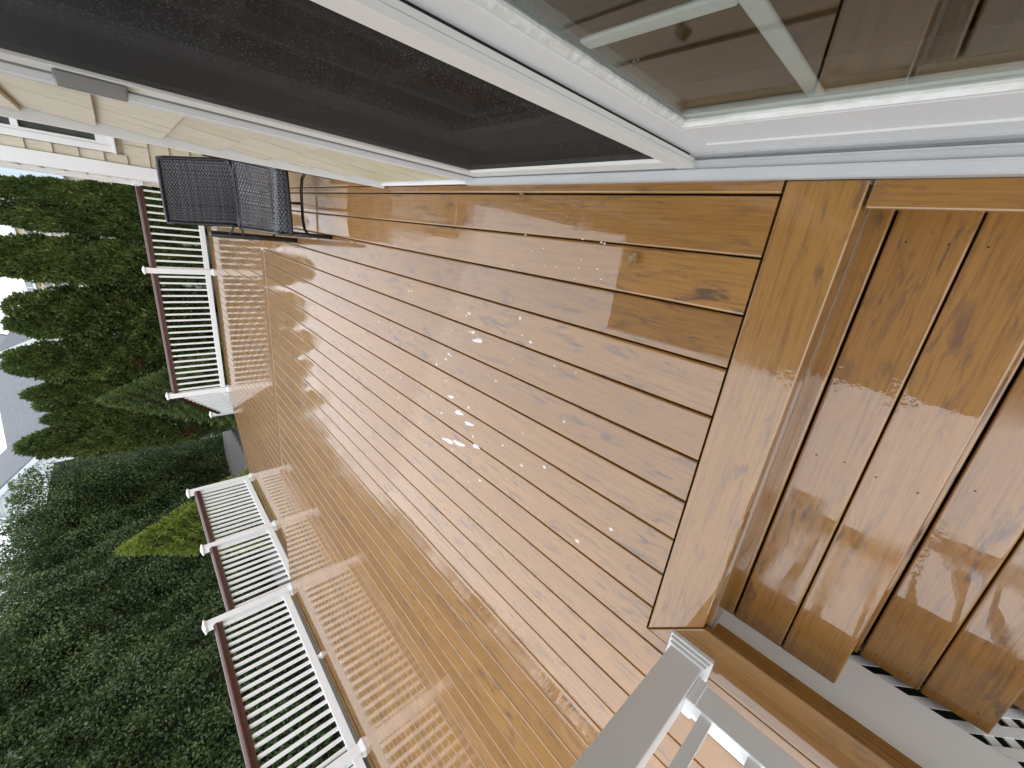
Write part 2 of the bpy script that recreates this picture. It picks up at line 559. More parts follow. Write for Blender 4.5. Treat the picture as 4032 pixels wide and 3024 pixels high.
# border boards
flat_board('border_board', [(.206, .344), (-1.209, .344), (-1.054, .190), (.206, .190)], 0, .026, math.pi / 2, deck, M['board'])
flat_board('border_board', [(-1.2105, .340), (-1.0565, .187), (-1.050, -3.2), (-1.205, -3.2)], 0, .026, 0, deck, M['board'])
flat_board('border_board', [(.150, .184), (.206, .184), (.206, -1.2), (.150, -1.2)], 0, .026, 0, deck, M['board'])
for x0, x1 in ((-5.60, -3.75), (-3.745, -.15), (-.145, 1.9)):
    flat_board('nosing_board', [(x0, NOSE_Y0), (x1, NOSE_Y0), (x1, STEP_Y), (x0, STEP_Y)], .002, .027, math.pi / 2, deck, M['board'], .006)
mb = MB(); mb.box(-5.60, 1.9, STEP_Y - .035, STEP_Y - .012, LZ + .004, -.027)
mb.build('step_riser', M['board'], deck)
# frame under the boards, seen through the gaps
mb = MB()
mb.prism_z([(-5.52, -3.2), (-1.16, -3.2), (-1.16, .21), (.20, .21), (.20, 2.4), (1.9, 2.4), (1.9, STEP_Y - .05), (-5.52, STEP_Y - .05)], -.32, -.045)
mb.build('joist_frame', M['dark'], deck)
mb = MB(); mb.box(-5.575, -5.545, -3.2, STEP_Y, -.34, -.030); mb.build('rim_board', M['board'], deck)
# white fascia under the border beside the stairs, and the lattice below it
mb = MB(); mb.box(-1.125, -1.103, -3.2, .205, -.338, -.028); mb.build('fascia_board', M['pvc_fascia'], deck, bevel=.002)
mb = MB(); mb.box(-1.090, -1.068, -3.2, .17, -.075, -.0265); mb.build('border_trim', M['board'], deck)
lat = []
sl, pit = .029, .080
for s_ in (-1, 1):
    for k in range(-6, 26):
        y0 = -1.75 + k * pit
        zt, zb = -.325, GZ + .02
        ya, yb = (y0, y0 + (zt - zb)) if s_ > 0 else (y0 + (zt - zb), y0)
        if max(ya, yb) > .12: 
            continue
        x = -1.1315 if s_ > 0 else -1.1362
        mb = MB(); hw = sl / 2 * 1.4142
        mb.loft([[(x - .0022, ya - hw, zb), (x + .0022, ya - hw, zb), (x + .0022, ya + hw, zb), (x - .0022, ya + hw, zb)],
                 [(x - .0022, yb - hw, zt), (x + .0022, yb - hw, zt), (x + .0022, yb + hw, zt), (x - .0022, yb + hw, zt)]])
        mb.build('lattice_slat', M['pvc_fascia'], deck)

# lower deck, corner cut off where the garden stairs leave
FAR_Y = 10.66
def cham(x):
    return min(FAR_Y, 10.66 + (x + 4.08) * (1.61 / 1.48))
xr0 = -.9 - PITCH * 40
full_me = None
for k in range(46):
    xr = .1752 + PITCH * 0 - PITCH * k - .0024
    xl = xr - BW
    if xl < -5.60: break
    xc = (xr + xl) / 2
    if xl > -4.05:
        if full_me is None:
            full_me = board_mesh('deck_board', BW, STEP_Y - .008, FAR_Y - .150, M['board'])
        me = full_me
    else:
        me = board_mesh('deck_board', BW, STEP_Y - .008, (lambda xx, c=xc: cham(xx + c)), M['board'])
    place('deck_board', me, low, (xc + 2.6, -8, 0))
for k in range(12):
    xl = .1752 + .0024 + PITCH * k
    if k == 0: rl_me = board_mesh('deck_board', BW, STEP_Y - .008, 6.58, M['board'])
    place('deck_board', rl_me, low, (xl + BW / 2 + 2.6, -8, 0))
flat_board('border_board', [(-4.06, FAR_Y - .145), (.165, FAR_Y - .145), (.165, FAR_Y), (-4.06, FAR_Y)], LZ, .026, math.pi / 2, low, M['board'])
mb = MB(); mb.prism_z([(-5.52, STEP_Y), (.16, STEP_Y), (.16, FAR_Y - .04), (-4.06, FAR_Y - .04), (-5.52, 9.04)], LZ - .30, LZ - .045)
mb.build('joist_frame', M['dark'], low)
mb = MB(); mb.box(.17, 1.9, STEP_Y, 6.55, LZ - .30, LZ - .045); mb.build('joist_frame', M['dark'], low)
mb = MB(); mb.prism_z([(-5.60, 9.03), (-4.08, 10.68), (-4.06, 10.66), (-5.575, 9.01)], LZ - .34, LZ - .03); mb.build('rim_board', M['board'], low)
mb = MB(); mb.box(-5.60, -5.575, STEP_Y, 9.01, LZ - .34, LZ - .03); mb.build('rim_board', M['board'], low)
mb = MB(); mb.box(-4.06, .165, FAR_Y - .028, FAR_Y - .006, LZ - .34, LZ - .028); mb.build('rim_board', M['board'], low)

# ------------------------------------------------------------------ near stairs
st = thing('deck_stairs', 'wet brown stairs dropping from the deck edge beside the glass patio door', 'stairs', (-.45, -.5, GZ))
tr_me = board_mesh('tread_board', .1385, -.6515, .6515, M['tread'], .026, .0006)
for k in range(4):
    z = -.19 * (k + 1)
    yb = .154 - .3155 * k
    s = MB(); yf = yb + .026 if k == 0 else yb + .030
    wd_ = yf - yb + .012
    place('tread_board', board_mesh('tread_board', wd_ - .001, -.6515, .6515, M['tread'], .026, 0), st, (-.4515 + .45, yb + .0015 + wd_ / 2 + .5, z - GZ), -math.pi / 2)
    for y1 in (yb - .004, yb - .1465):
        o = place('tread_board', tr_me, st, (-.4515 + .45, y1 - .0693 + .5, z - GZ), -math.pi / 2)
for k in range(5):
    zb_ = max(-.19 * (k + 1) + .002, GZ + .004)
    zt = -.19 * k - .0275
    yb = .154 - .3155 * k + (.026 if k == 0 else .030)
    # grain runs along the riser: build it lying along local Y
    s = MB(); s.box(-.009, .009, -.651, .651, 0, zt - zb_)
    place('riser_board', s.mesh('riser_board', M['tread']), st, (-.451 + .45, yb + .009 + .5, zb_ - GZ), math.pi / 2)
mb = MB(); mb.box(-1.100, .148, .1782, .1797, -.0300, -.0280); mb.build('drip_strip', M['handle'], st)
sc_ = MB()
for k in range(4):
    for off in (.035, .105, .175, .247):
        for xx in (-1.06, -.46, .11):
            if random.random() < .35: continue
            x_ = xx + random.uniform(-.01, .01); y_ = .154 - .3155 * k - off + random.uniform(-.006, .006); z_ = -.19 * (k + 1) + .0004
            sc_.add([(x_ + .0023 * math.cos(a * math.pi / 3), y_ + .0023 * math.sin(a * math.pi / 3), z_) for a in range(6)], [(0, 1, 2, 3, 4, 5)])
o = sc_.build('screw_heads', M['dark'], st); o['kind'] = 'stuff'
mb = MB()
for xx in (-1.06, -.45, .12):
    mb.prism_z([(xx, -.98), (xx + .04, -.98), (xx + .04, .15), (xx, .15)], GZ + .01, GZ + .03)
    mb.loft([[(xx, .15, GZ + .02), (xx + .04, .15, GZ + .02), (xx + .04, .15, -.25), (xx, .15, -.25)],
             [(xx, -1.05, GZ + .02), (xx + .04, -1.05, GZ + .02), (xx + .04, -1.05, GZ + .06), (xx, -1.05, GZ + .06)]])
mb.build('stringer', M['dark'], st)

# ------------------------------------------------------------------ railings
def cap_profile(w=.088):
    return [(-w / 2, .945), (-w / 2, .965), (-w / 2 + .008, .978), (-.022, .992), (-.008, .999), (.008, .999), (.022, .992), (w / 2 - .008, .978), (w / 2, .965), (w / 2, .945)]
bal_me = None
post_me = {}
def base_meshes():
    global bal_me
    s = MB(); s.box(-.016, .016, -.016, .016, .135, .905); bal_me = s.mesh('baluster', M['vinyl'])
    s = MB(); s.box(-.051, .051, -.051, .051, 0, 1.072); post_me['post'] = s.mesh('post', M['vinyl'])
    s = MB()
    def sq(r, z): return [(-r, -r, z), (r, -r, z), (r, r, z), (-r, r, z)]
    s.loft([sq(.052, 1.060), sq(.060, 1.064), (sq(.060, 1.072)), sq(.070, 1.078), sq(.070, 1.092), sq(.012, 1.116)])
    post_me['post_cap'] = s.mesh('post_cap', M['vinyl'])
    s = MB()
    s.loft([sq(.067, 0), sq(.067, .014), sq(.062, .018), sq(.062, .028), sq(.057, .032), sq(.057, .042), sq(.0512, .046)])
    post_me['base_trim'] = s.mesh('base_trim', M['vinyl'])
base_meshes()

def add_post(root, x, y, z, rot=0.0, trim=True):
    b = world_of(root)
    p = place('post', post_me['post'], root, Vector((x, y, z)) - b, rot, bevel=.003)
    place('post_cap', post_me['post_cap'], p, (0, 0, 0), bevel=.002)
    if trim: place('base_trim', post_me['base_trim'], p)
    return p

def add_section(root, p0, p1, z, n, foot=False, dz=0.0):
    """one rail section between two post centres (or wall faces); dz = drop along the run"""
    b = world_of(root)
    a = Vector((p0[0], p0[1], 0)); c = Vector((p1[0], p1[1], 0))
    d = (c - a); L = d.length; d.normalize(); sd = Vector((-d.y, d.x, 0))
    def run(prof, name, mat, bevel=0.0, smooth=False):
        s = MB()
        secs = []
        for q, zz in ((a, 0.0), (c, -dz)):
            secs.append([q + sd * u + Vector((0, 0, z + v + zz)) for u, v in prof])
        s.loft(secs)
        return s.build(name, mat, root, bevel=bevel)
    run(cap_profile(), 'top_rail', M['cap_rail'])
    run([(-.030, .897), (.030, .897), (.030, .944), (-.030, .944)], 'rail_channel', M['cap_rail'], .002)
    run([(-.0255, .060), (.0255, .060), (.0255, .146), (-.0255, .146)], 'bottom_rail', M['vinyl'], .003)
    ang = math.atan2(d.y, d.x)
    for i in range(n):
        u = (i + .5) / n
        q = a + d * (L * u)
        place('baluster', bal_me, root, Vector((q.x, q.y, z - dz * u)) - b, ang)
    if foot:
        q = (a + c) / 2
        s = MB()
        def sq(r, zz): return [(q.x - r, q.y - r, zz), (q.x + r, q.y - r, zz), (q.x + r, q.y + r, zz), (q.x - r, q.y + r, zz)]
        s.loft([sq(.030, z + .001), sq(.030, z + .012), sq(.017, z + .024), sq(.017, z + .060)])
        s.build('support_foot', M['vinyl'], root)

RX = -5.42
far = thing('deck_railing', 'white railing with dark red top rail across the far deck edge, before the cedars', 'railing', (-1.9, 10.57, LZ), 'white deck railings')
A, B = (-1.325, 10.57), (-3.94, 10.57)
add_post(far, *A, LZ); add_post(far, *B, LZ)
add_section(far, (.165, 10.57), A, LZ, 12)
add_section(far, (A[0] - .051, 10.57), (B[0] + .051, 10.57), LZ, 20)

garden = thing('stair_railing', 'short white railing running down the garden stairs from the far corner post', 'railing', (-4.4, 11.0, LZ), 'white deck railings')
add_post(garden, -4.96, 11.60, GZ, math.radians(45))
add_section(garden, (B[0] - .04, B[1] + .04), (-4.93, 11.57), LZ, 12, dz=.80)

gst = thing('garden_stairs', 'brown garden stairs leaving the cut far corner of the lower deck', 'stairs', (-5.3, 10.5, GZ))
for k in range(3):
    a0 = math.radians(45)
    cx, cy = -4.83 - .21 * (k + .5), 9.86 + .21 * (k + .5)
    z = LZ - .19 * (k + 1)
    s = MB(); s.box(-.14, .14, -.93, .93, -.026, 0)
    place('tread_board', s.mesh('tread_board', M['board']), gst, (cx + 5.3, cy - 10.5, z - GZ), math.radians(-45), bevel=.004)
    s = MB(); s.box(-.01, .01, -.93, .93, GZ + .002, z - .027)
    place('riser_board', s.mesh('riser_board', M['board']), gst, (cx + 5.3 - .08, cy - 10.5 + .08, -GZ), math.radians(-45))

leftlow = thing('deck_railing', 'white railing along the left side of the lower deck, bright dwarf spruce behind it', 'railing', (RX, 7.9, LZ), 'white deck railings')
Cc, Dd, Ee, Ff, Hh = (RX, 8.92), (RX, 7.05), (RX, 5.405), (RX, 2.77), (RX, .12)
add_post(leftlow, *Cc, LZ); add_post(leftlow, *Dd, LZ)
add_section(leftlow, (RX, Cc[1] - .051), (RX, Dd[1] + .051), LZ, 14)
add_section(leftlow, (RX, Dd[1] - .051), (RX, Ee[1] + .051), LZ, 12)

leftup = thing('deck_railing', 'white railing along the left side of the upper deck, standing on a small foot', 'railing', (RX, 4.0, 0), 'white deck railings')
add_post(leftup, *Ee, 0); add_post(leftup, *Ff, 0); add_post(leftup, *Hh, 0)
add_section(leftup, (RX, Ee[1] - .051), (RX, Ff[1] + .051), 0, 21, foot=True)
add_section(leftup, (RX, Ff[1] - .051), (RX, Hh[1] + .051), 0, 21, foot=True)

near = thing('stair_side_railing', 'grey-white railing and thick post at the corner of the stair opening, closest to the viewer', 'railing', (-1.203, .198, 0), 'white deck railings')
N0, N1 = (-1.203, .198), (-1.203, -2.3)
add_post(near, *N0, 0); add_post(near, *N1, 0)
add_section(near, (N0[0], N0[1] - .051), (N1[0], N1[1] + .051), 0, 19)
mb = MB(); mb.box(-1.234, -1.172, .118, .147, .054, .150); mb.build('rail_bracket', M['vinyl'], near, bevel=.004)

# ------------------------------------------------------------------ house
house = thing('house', 'cream shingled house with white trim, patio door and projecting wing', 'house', (.4, 2, GZ))
H_TOP = 3.3
def wall(poly, z0, z1, mat=None):
    mb = MB(); mb.prism_z(poly, z0, z1)
    return mb.build('wall', mat or M['shingle'], house)
# walls behind the shingles
w_door = wall([(.262, 1.56), (.50, 1.56), (.50, 2.40), (.262, 2.40)], -.9, 2.6)
w_ret = wall([(.262, 2.40), (2.1, 2.40), (2.1, 2.30), (.52, 2.30), (.52, 2.398), (.262, 2.398)], -.9, 2.6)
w_back = wall([(1.95, 2.40), (2.1, 2.40), (2.1, 6.62), (1.95, 6.62)], -.9, 2.88)
w_wing = wall([(.205, 6.625), (2.1, 6.625), (2.1, 10.9), (.205, 10.9)], -.9, H_TOP - .025)
wall([(.262, -1.25), (.50, -1.25), (.50, -1.065), (.262, -1.065)], -.9, 2.6)
mb = MB(); mb.box(.225, .50, -1.2, 1.56, -.9, -.030); mb.build('foundation', M['paint'], house)
mb = MB(); mb.box(2.05, 2.10, -1.2, 2.3, -.9, 2.6); mb.build('wall', M['interior'], house)
# low eave over the door, with its roof, and the roof of the wing
def slab(a, b, y0, y1, th, name, mat):
    s = MB(); s.loft([[(a[0], y, a[1]), (b[0], y, b[1]), (b[0], y, b[1] + th), (a[0], y, a[1] + th)] for y in (y0, y1)])
    return s.build(name, mat, house)
mb = MB(); mb.box(-.74, 2.1, -1.4, 2.42, 2.602, 2.63); mb.build('soffit', M['paint'], house)
mb = MB(); mb.box(-.765, -.742, -1.42, 2.44, 2.595, 2.76); mb.build('fascia', M['paint'], house)
slab((-.78, 2.765), (3.6, 4.2), -1.45, 2.47, .05, 'roof', M['roof'])
slab((-.10, H_TOP + .01), (2.6, H_TOP + 1.3), 6.35, 11.2, .06, 'roof', M['roof'])
mb = MB(); mb.box(-.08, 2.1, 6.4, 11.1, H_TOP - .02, H_TOP + .005); mb.build('soffit', M['paint'], house)
slab((1.9, 2.9), (3.6, 3.6), 2.5, 6.34, .06, 'roof', M['roof'])

# shingles of the door wall: slanting courses, butts proud
def shingle(px, axis, a0, a1, zb, hgt, parent, out0, out1, sign):
    """axis 'y': face looks to -x (px is x of the butt line); axis 'x': face looks to -y"""
    s = MB()
    b = zb + random.uniform(-.002, .002)
    tb, tt = out0, out1
    if axis == 'y':
        s.loft([[(tb, a0, b), (tb + .014, a0, b), (tb + .014, a1, b), (tb, a1, b)],
                [(tt, a0, zb + hgt), (tt + .004, a0, zb + hgt), (tt + .004, a1, zb + hgt), (tt, a1, zb + hgt)]])
    else:
        s.loft([[(a0, tb, b), (a1, tb, b), (a1, tb + .014, b), (a0, tb + .014, b)],
                [(a0, tt, zb + hgt), (a1, tt, zb + hgt), (a1, tt + .004, zb + hgt), (a0, tt + .004, zb + hgt)]])
    return s.build('shingle', M['shingle'], parent)
for k in range(14):
    zb = .041 + .1855 * k
    y = 1.562
    while y < 2.354:
        wd = random.uniform(.11, .24)
        y1 = min(2.354, y + wd)
        if 2.354 - y1 < .06: y1 = 2.354
        shingle(0, 'y', y + .0024, y1 - .0024, zb, .20, w_door, .224 + random.uniform(-.001, .001), .2425, 1)
        y = y1
for k in range(26):
    zb = LZ + .03 + .1855 * k
    if zb > H_TOP - .2: break
    x = .306
    while x < 1.95:
        wd = random.uniform(.13, .30)
        x1 = min(1.95, x + wd)
        if zb > .90 and zb < 2.45:                      # leave the window opening free
            if x < .399: x1 = min(x1, .399)
            elif x < 1.42: x = 1.421; continue
        shingle(0, 'x', x + .0024, x1 - .0024, zb, .20, w_wing, 6.588 + random.uniform(-.001, .001), 6.606, 1)
        x = x1
# wing corner boards and the side casing
mb = MB(); mb.box(.170, .304, 6.572, 6.596, -.9, H_TOP - .025); mb.build('corner_board', M['paint'], house, bevel=.003)
mb = MB(); mb.box(.168, .190, 6.598, 6.74, -.9, H_TOP - .025); mb.build('corner_board', M['paint'], house, bevel=.003)
for k in range(26):
    zb = LZ + .03 + .1855 * k
    if zb > H_TOP - .2: break
    for y0 in np.arange(6.75, 10.8, 1.02):
        s = MB()
        s.loft([[(.178, y0, zb), (.192, y0, zb), (.192, y0 + 1.0, zb), (.178, y0 + 1.0, zb)], [(.196, y0, zb + .2), (.20, y0, zb + .2), (.20, y0 + 1.0, zb + .2), (.196, y0 + 1.0, zb + .2)]])
        s.build('shingle', M['shingle'], w_wing)
mb = MB(); mb.box(.145, .20, 9.2, 9.30, .9, 3.2); mb.box(.150, .20, 7.9, 8.0, .9, 3.2); mb.box(.140, .20, 7.86, 9.34, .82, .90); mb.build('side_casing', M['paint'], house, bevel=.003)
mb = MB(); mb.box(.196, .201, 8.0, 9.2, .9, 3.2); mb.build('side_pane', M['far_glass'], house)
# white corner strip at the end of the door wall, base flashing
mb = MB(); mb.prism_y([(.199, .012), (.203, .012), (.2415, .012), (.2415, 2.598), (.199, 2.598)], 2.357, 2.372)
mb.prism_y([(.206, .014), (.2415, .014), (.2415, 2.6), (.206, 2.6)], 2.3722, 2.403); mb.build('corner_strip', M['paint'], house, bevel=.002)
mb = MB(); mb.box(.209, .2415, 1.562, 2.355, .016, .034); mb.build('base_flashing', M['paint'], house, bevel=.003)
# wing window
win = MB()
win.box(.40, .462, 6.560, 6.587, 1.070, 2.45).box(1.36, 1.42, 6.560, 6.587, 1.070, 2.45).box(.462, 1.36, 6.560, 6.587, 2.36, 2.45)
wf = win.build('window', M['paint'], house, bevel=.004)
mb = MB(); mb.box(.395, 1.425, 6.548, 6.587, 1.045, 1.070); mb.box(.4625, 1.3595, 6.566, 6.587, 1.0705, 1.165); mb.build('window_sill', M['paint'], wf, bevel=.004)
mb = MB()
mb.box(.463, .492, 6.574, 6.6, 1.166, 2.359).box(1.33, 1.359, 6.574, 6.6, 1.166, 2.359)
mb.box(.4925, 1.3295, 6.574, 6.6, 1.166, 1.192).box(.4925, 1.3295, 6.572, 6.6, 1.715, 1.765).box(.4925, 1.3295, 6.574, 6.6, 2.33, 2.359)
mb.build('sash', M['paint'], wf, bevel=.003)
for z0, z1 in ((1.193, 1.714), (1.766, 2.329)):
    mb = MB(); mb.box(.493, 1.329, 6.588, 6.591, z0, z1); mb.build('pane', M['glass_thin'], wf)
mb = MB(); mb.box(.50, 1.33, 6.606, 6.612, 1.2, 2.33); mb.build('blind', M['blind'], wf)

# --- patio door
pd = MB()
pd.prism_y([(.206, .001), (.206, .021), (.209, .026), (.226, .0275), (.2275, .032), (.230, .032), (.2305, .026), (.246, .0245), (.2475, .036), (.250, .036), (.2505, .024), (.258, .023), (.2585, .055), (.262, .055), (.34, .055), (.34, .001)], -1.02, 1.565)
patio = pd.build('patio_door', M['sill'], house)
# the nose of the sill shows as a separate lighter lip
# fixed panel (near): bottom rail, stile, beads, glass, grille
PX = .262
mb = MB()
mb.prism_y([(PX, .056), (PX, .118), (PX + .003, .122), (PX + .003, .238), (PX + .006, .246), (PX + .05, .246), (PX + .05, .056)], -1.0, .4995)
mb.build('bottom_rail', M['door_vinyl'], patio)
mb = MB(); mb.box(PX, PX + .05, .500, .600, .056, 2.05); mb.build('stile', M['door_vinyl'], patio, bevel=.003)
mb = MB(); mb.box(PX, PX + .05, -1.0, -.92, .25, 2.05); mb.build('stile', M['door_vinyl'], patio, bevel=.003)
mb = MB(); mb.box(PX, PX + .05, -.919, .4995, 1.95, 2.05); mb.build('top_rail', M['door_vinyl'], patio, bevel=.003)
mb = MB()
mb.prism_y([(PX + .003, .247), (PX + .003, .252), (PX + .010, .2575), (PX + .018, .2575), (PX + .018, .247)], -.919, .4985)
mb.build('glazing_bead', M['bead'], patio)
mb = MB()
mb.loft([[(PX + .003, .4995, .258), (PX + .003, .494, .258), (PX + .010, .4885, .258), (PX + .018, .4885, .258), (PX + .018, .4995, .258)],
         [(PX + .003, .4995, 1.949), (PX + .003, .494, 1.949), (PX + .010, .4885, 1.949), (PX + .018, .4885, 1.949), (PX + .018, .4995, 1.949)]])
mb.build('glazing_bead', M['bead'], patio)
GX = PX + .0145
mb = MB(); mb.box(GX, GX + .003, -.918, .4880, .2580, 1.949); mb.build('pane', M['glass'], patio)
mb = MB(); mb.box(GX + .014, GX + .016, -.918, .4880, .2580, 1.949); mb.build('pane', M['glass_thin'], patio)
mb = MB(); mb.box(GX + .004, GX + .0135, -.918, .4880, .2580, .276); mb.build('spacer', M['alu'], patio)
gy = .262
def muntin(s, y0, y1, z0, z1):
    return s.box(GX + .0055, GX + .0125, y0, y1, z0, z1)
for gyy in (.258, -.02, -.30, -.58):
    s = MB(); muntin(s, gyy - .0125, gyy + .0125, .276, 1.94); s.build('grille_bar', M['paint'], patio, bevel=.003)
zz = .606
cols = [.4845, .258, -.02, -.30, -.58, -.915]
for zz in (.606, .95, 1.29, 1.63):
    for a_, b_ in zip(cols[:-1], cols[1:]):
        s = MB(); muntin(s, b_ + .0135, a_ - (.0135 if a_ != cols[0] else 0), zz - .0135, zz + .0135); s.build('grille_bar', M['paint'], patio, bevel=.003)
mb = MB(); mb.box(.230, .238, 1.4945, 1.5035, .03, 2.05); mb.build('gasket', M['handle'], patio)
# pile weather strip between screen and fixed stile
mb = MB(); mb.box(.2475, .2618, .5655, .600, .058, 2.04); mb.build('weather_strip', M['gasket'], patio)
# sliding panel behind the screen
SX = .318
for y0, y1 in ((.61, .70), (1.36, 1.46)):
    mb = MB(); mb.box(SX, SX + .04, y0, y1, .056, 2.05); mb.build('stile', M['door_vinyl'], patio, bevel=.003)
mb = MB(); mb.box(SX, SX + .04, .7005, 1.3595, .056, .24); mb.build('bottom_rail', M['door_vinyl'], patio, bevel=.003)
mb = MB(); mb.box(SX, SX + .04, .7005, 1.3595, 1.95, 2.05); mb.build('top_rail', M['door_vinyl'], patio, bevel=.003)
mb = MB(); mb.box(SX + .018, SX + .021, .7005, 1.3595, .2405, 1.9495); mb.build('pane', M['glass'], patio)
for gyy in (.92, 1.14):
    s = MB(); s.box(SX + .022, SX + .030, gyy - .012, gyy + .012, .241, 1.949); s.build('grille_bar', M['paint'], patio)
for zz in (.60, .94, 1.28, 1.62):
    for a_, b_ in ((.7005, .907), (.933, 1.127), (1.153, 1.3595)):
        s = MB(); s.box(SX + .022, SX + .030, a_, b_, zz - .012, zz + .012); s.build('grille_bar', M['paint'], patio)
# jambs and head
mb = MB()
mb.loft([[(.217, 1.562, .0275), (.217, 1.546, .0275), (.222, 1.541, .0275), (.232, 1.541, .0275), (.232, 1.524, .0275), (.224, 1.519, .0275), (.224, 1.512, .0275), (.262, 1.503, .0275), (.50, 1.503, .0275), (.50, 1.562, .0275)],
         [(.217, 1.562, 2.1), (.217, 1.546, 2.1), (.222, 1.541, 2.1), (.232, 1.541, 2.1), (.232, 1.524, 2.1), (.224, 1.519, 2.1), (.224, 1.512, 2.1), (.262, 1.503, 2.1), (.50, 1.503, 2.1), (.50, 1.562, 2.1)]])
mb.build('jamb', M['door_vinyl'], patio)
mb = MB(); mb.box(.217, .50, -1.02, 1.56, 2.102, 2.6); mb.build('head', M['door_vinyl'], patio, bevel=.003)
# room behind the glass
mb = MB(); mb.add([(.42, -1.0, .056), (2.04, -1.0, .056), (2.04, 2.28, .056), (.42, 2.28, .056)], [(0, 1, 2, 3)]); mb.build('floor', M['room_floor'], house)
mb = MB(); mb.box(.45, 2.04, 2.22, 2.28, .06, 2.6); mb.build('wall', M['interior'], house)
mb = MB(); mb.box(.45, 2.04, -1.06, -1.0, .06, 2.6); mb.build('wall', M['interior'], house)

# --- insect screen door
FX = .2335
sd_ = MB(); sd_.box(FX, FX + .0135, .562, .608, .008, 2.06)
scr = sd_.build('screen_door', M['alu'], house, bevel=.0015)
mb = MB(); mb.box(FX + .0138, FX + .0235, .5635, .606, .012, 2.06); mb.build('stile_back', M['alu'], scr)
mb = MB(); mb.box(FX, FX + .0235, 1.424, 1.494, .030, 2.06); mb.build('stile', M['alu'], scr, bevel=.003)
mb = MB(); mb.prism_y([(FX, .036), (FX, .104), (FX + .006, .112), (FX + .0235, .112), (FX + .0235, .036)], .6085, 1.4235); mb.build('bottom_rail', M['alu'], scr, bevel=.002)
mb = MB(); mb.box(FX, FX + .0235, .6085, 1.4235, 1.98, 2.06); mb.build('top_rail', M['alu'], scr, bevel=.002)
mb = MB(); mb.box(FX + .0085, FX + .0095, .6085, 1.4235, .1125, 1.9795); mb.build('mesh', M['screen'], scr)
mb = MB()
for k, (xx, zz0, zz1) in enumerate(((.228, 1.088, 1.206),)):
    mb.loft([[(FX - .001, 1.432, z), (FX - .020, 1.438, z), (FX - .026, 1.456, z), (FX - .026, 1.488, z), (FX - .016, 1.497, z), (FX - .001, 1.497, z)] for z in (zz0, zz1)])
mb.build('handle', M['handle'], scr, bevel=.004)

# ------------------------------------------------------------------ wicker chair
chair = thing('wicker_chair', 'black resin wicker chair standing on wet boards beside the house corner', 'chair', (.06, 3.65, 0))
def ribbon_panel(P, nu, nv, amp, wid, uv_dir):
    """interwoven strands over a surface P(u, v): ribbons along u, waving over and under stakes"""
    s = MB()
    for j in range(nv):
        v0 = (j - .04) / nv; v1 = (j + 1.04) / nv
        pts = []
        for i in range(nu * 2 + 1):
            u = i / (nu * 2)
            ph = math.pi * (i / 1.0 * .5) + (math.pi if j % 2 else 0)
            off = amp * math.cos(ph * 2 / 2)
            nrm = uv_dir(u, (v0 + v1) / 2)
            a = P(u, v0) + nrm * off; b = P(u, v1) + nrm * off
            mid = (a + b) / 2 + nrm * .0022
            pts.append((a, mid, b))
        n_ = len(pts); vs = [q for t_ in pts for q in t_]; fs = []
        for i in range(n_ - 1):
            for c in range(2):
                fs.append((i * 3 + c, (i + 1) * 3 + c, (i + 1) * 3 + c + 1, i * 3 + c + 1))
        s.add(vs, fs)
    return s
BL, BR = Vector((-.131, 3.95, .455)), Vector((.326, 3.95, .470))
TL, TR = Vector((-.158, 4.05, .876)), Vector((.266, 4.05, .880))
def Pback(u, v):
    p = (BL.lerp(BR, u)).lerp(TL.lerp(TR, u), v)
    bow = .035 * (1 - (2 * u - 1) ** 2)
    p = p + Vector((0, bow * (1 - .5 * v), -.022 * (1 - (2 * u - 1) ** 2) * (1 - v)))
    return p
s = ribbon_panel(Pback, 26, 46, .0024, 1, lambda u, v: Vector((0, -.97, .23)))
back = s.build('backrest', M['weave'], chair, smooth=True)
s = MB()
for i in range(18):
    u = i / 17
    s.tube([Pback(u, v / 8) for v in range(9)], .0035, 5)
s.build('stake', M['weave'], back)
s = MB()
per = [Pback(u / 10, 0) for u in range(11)] + [Pback(1, v / 10) for v in range(1, 11)] + [Pback(1 - u / 10, 1) for u in range(1, 11)] + [Pback(0, 1 - v / 10) for v in range(1, 11)]
s.tube(per, .0135, 8); s.build('back_frame', M['metal'], chair, smooth=True)
SBL, SBR = Vector((-.142, 3.90, .452)), Vector((.330, 3.90, .456))
SFL, SFR = Vector((-.130, 3.255, .366)), Vector((.268, 3.255, .352))
AFL, AFR = Vector((-.129, 3.215, .275)), Vector((.276, 3.215, .285))
def Pseat(u, v):
    if v < .80:
        t_ = v / .80
        p = SBL.lerp(SBR, u).lerp(SFL.lerp(SFR, u), t_)
        p = p + Vector((0, 0, -.030 * math.sin(math.pi * t_) * (1 - (2 * u - 1) ** 4)))
    else:
        t_ = (v - .80) / .20
        p = SFL.lerp(SFR, u).lerp(AFL.lerp(AFR, u), t_) + Vector((0, -.012 * math.sin(math.pi * t_), .012 * math.sin(math.pi * t_)))
    return p
def Nseat(u, v):
    return Vector((0, -.1, 1)) if v < .78 else Vector((0, -.9, .4))
s = ribbon_panel(Pseat, 22, 40, .0026, 1, Nseat)
seat = s.build('seat', M['weave'], chair, smooth=True)
s = MB()
for i in range(17):
    s.tube([Pseat(i / 16, v / 12) for v in range(13)], .0035, 5)
s.build('stake', M['weave'], seat)
s = MB()
per = [Pseat(u / 6, 0) for u in range(7)] + [Pseat(1, v / 12) for v in range(1, 13)] + [Pseat(1 - u / 6, 1) for u in range(1, 7)] + [Pseat(0, 1 - v / 12) for v in range(1, 13)]
s.tube(per, .013, 8); s.build('seat_frame', M['metal'], chair, smooth=True)
for x in (-.126, .283):
    s = MB(); s.tube([(x, 3.235, 0), (x, 3.235, .15), (x, 3.24, .30)], .016, 10); s.build('leg', M['metal'], chair, smooth=True)
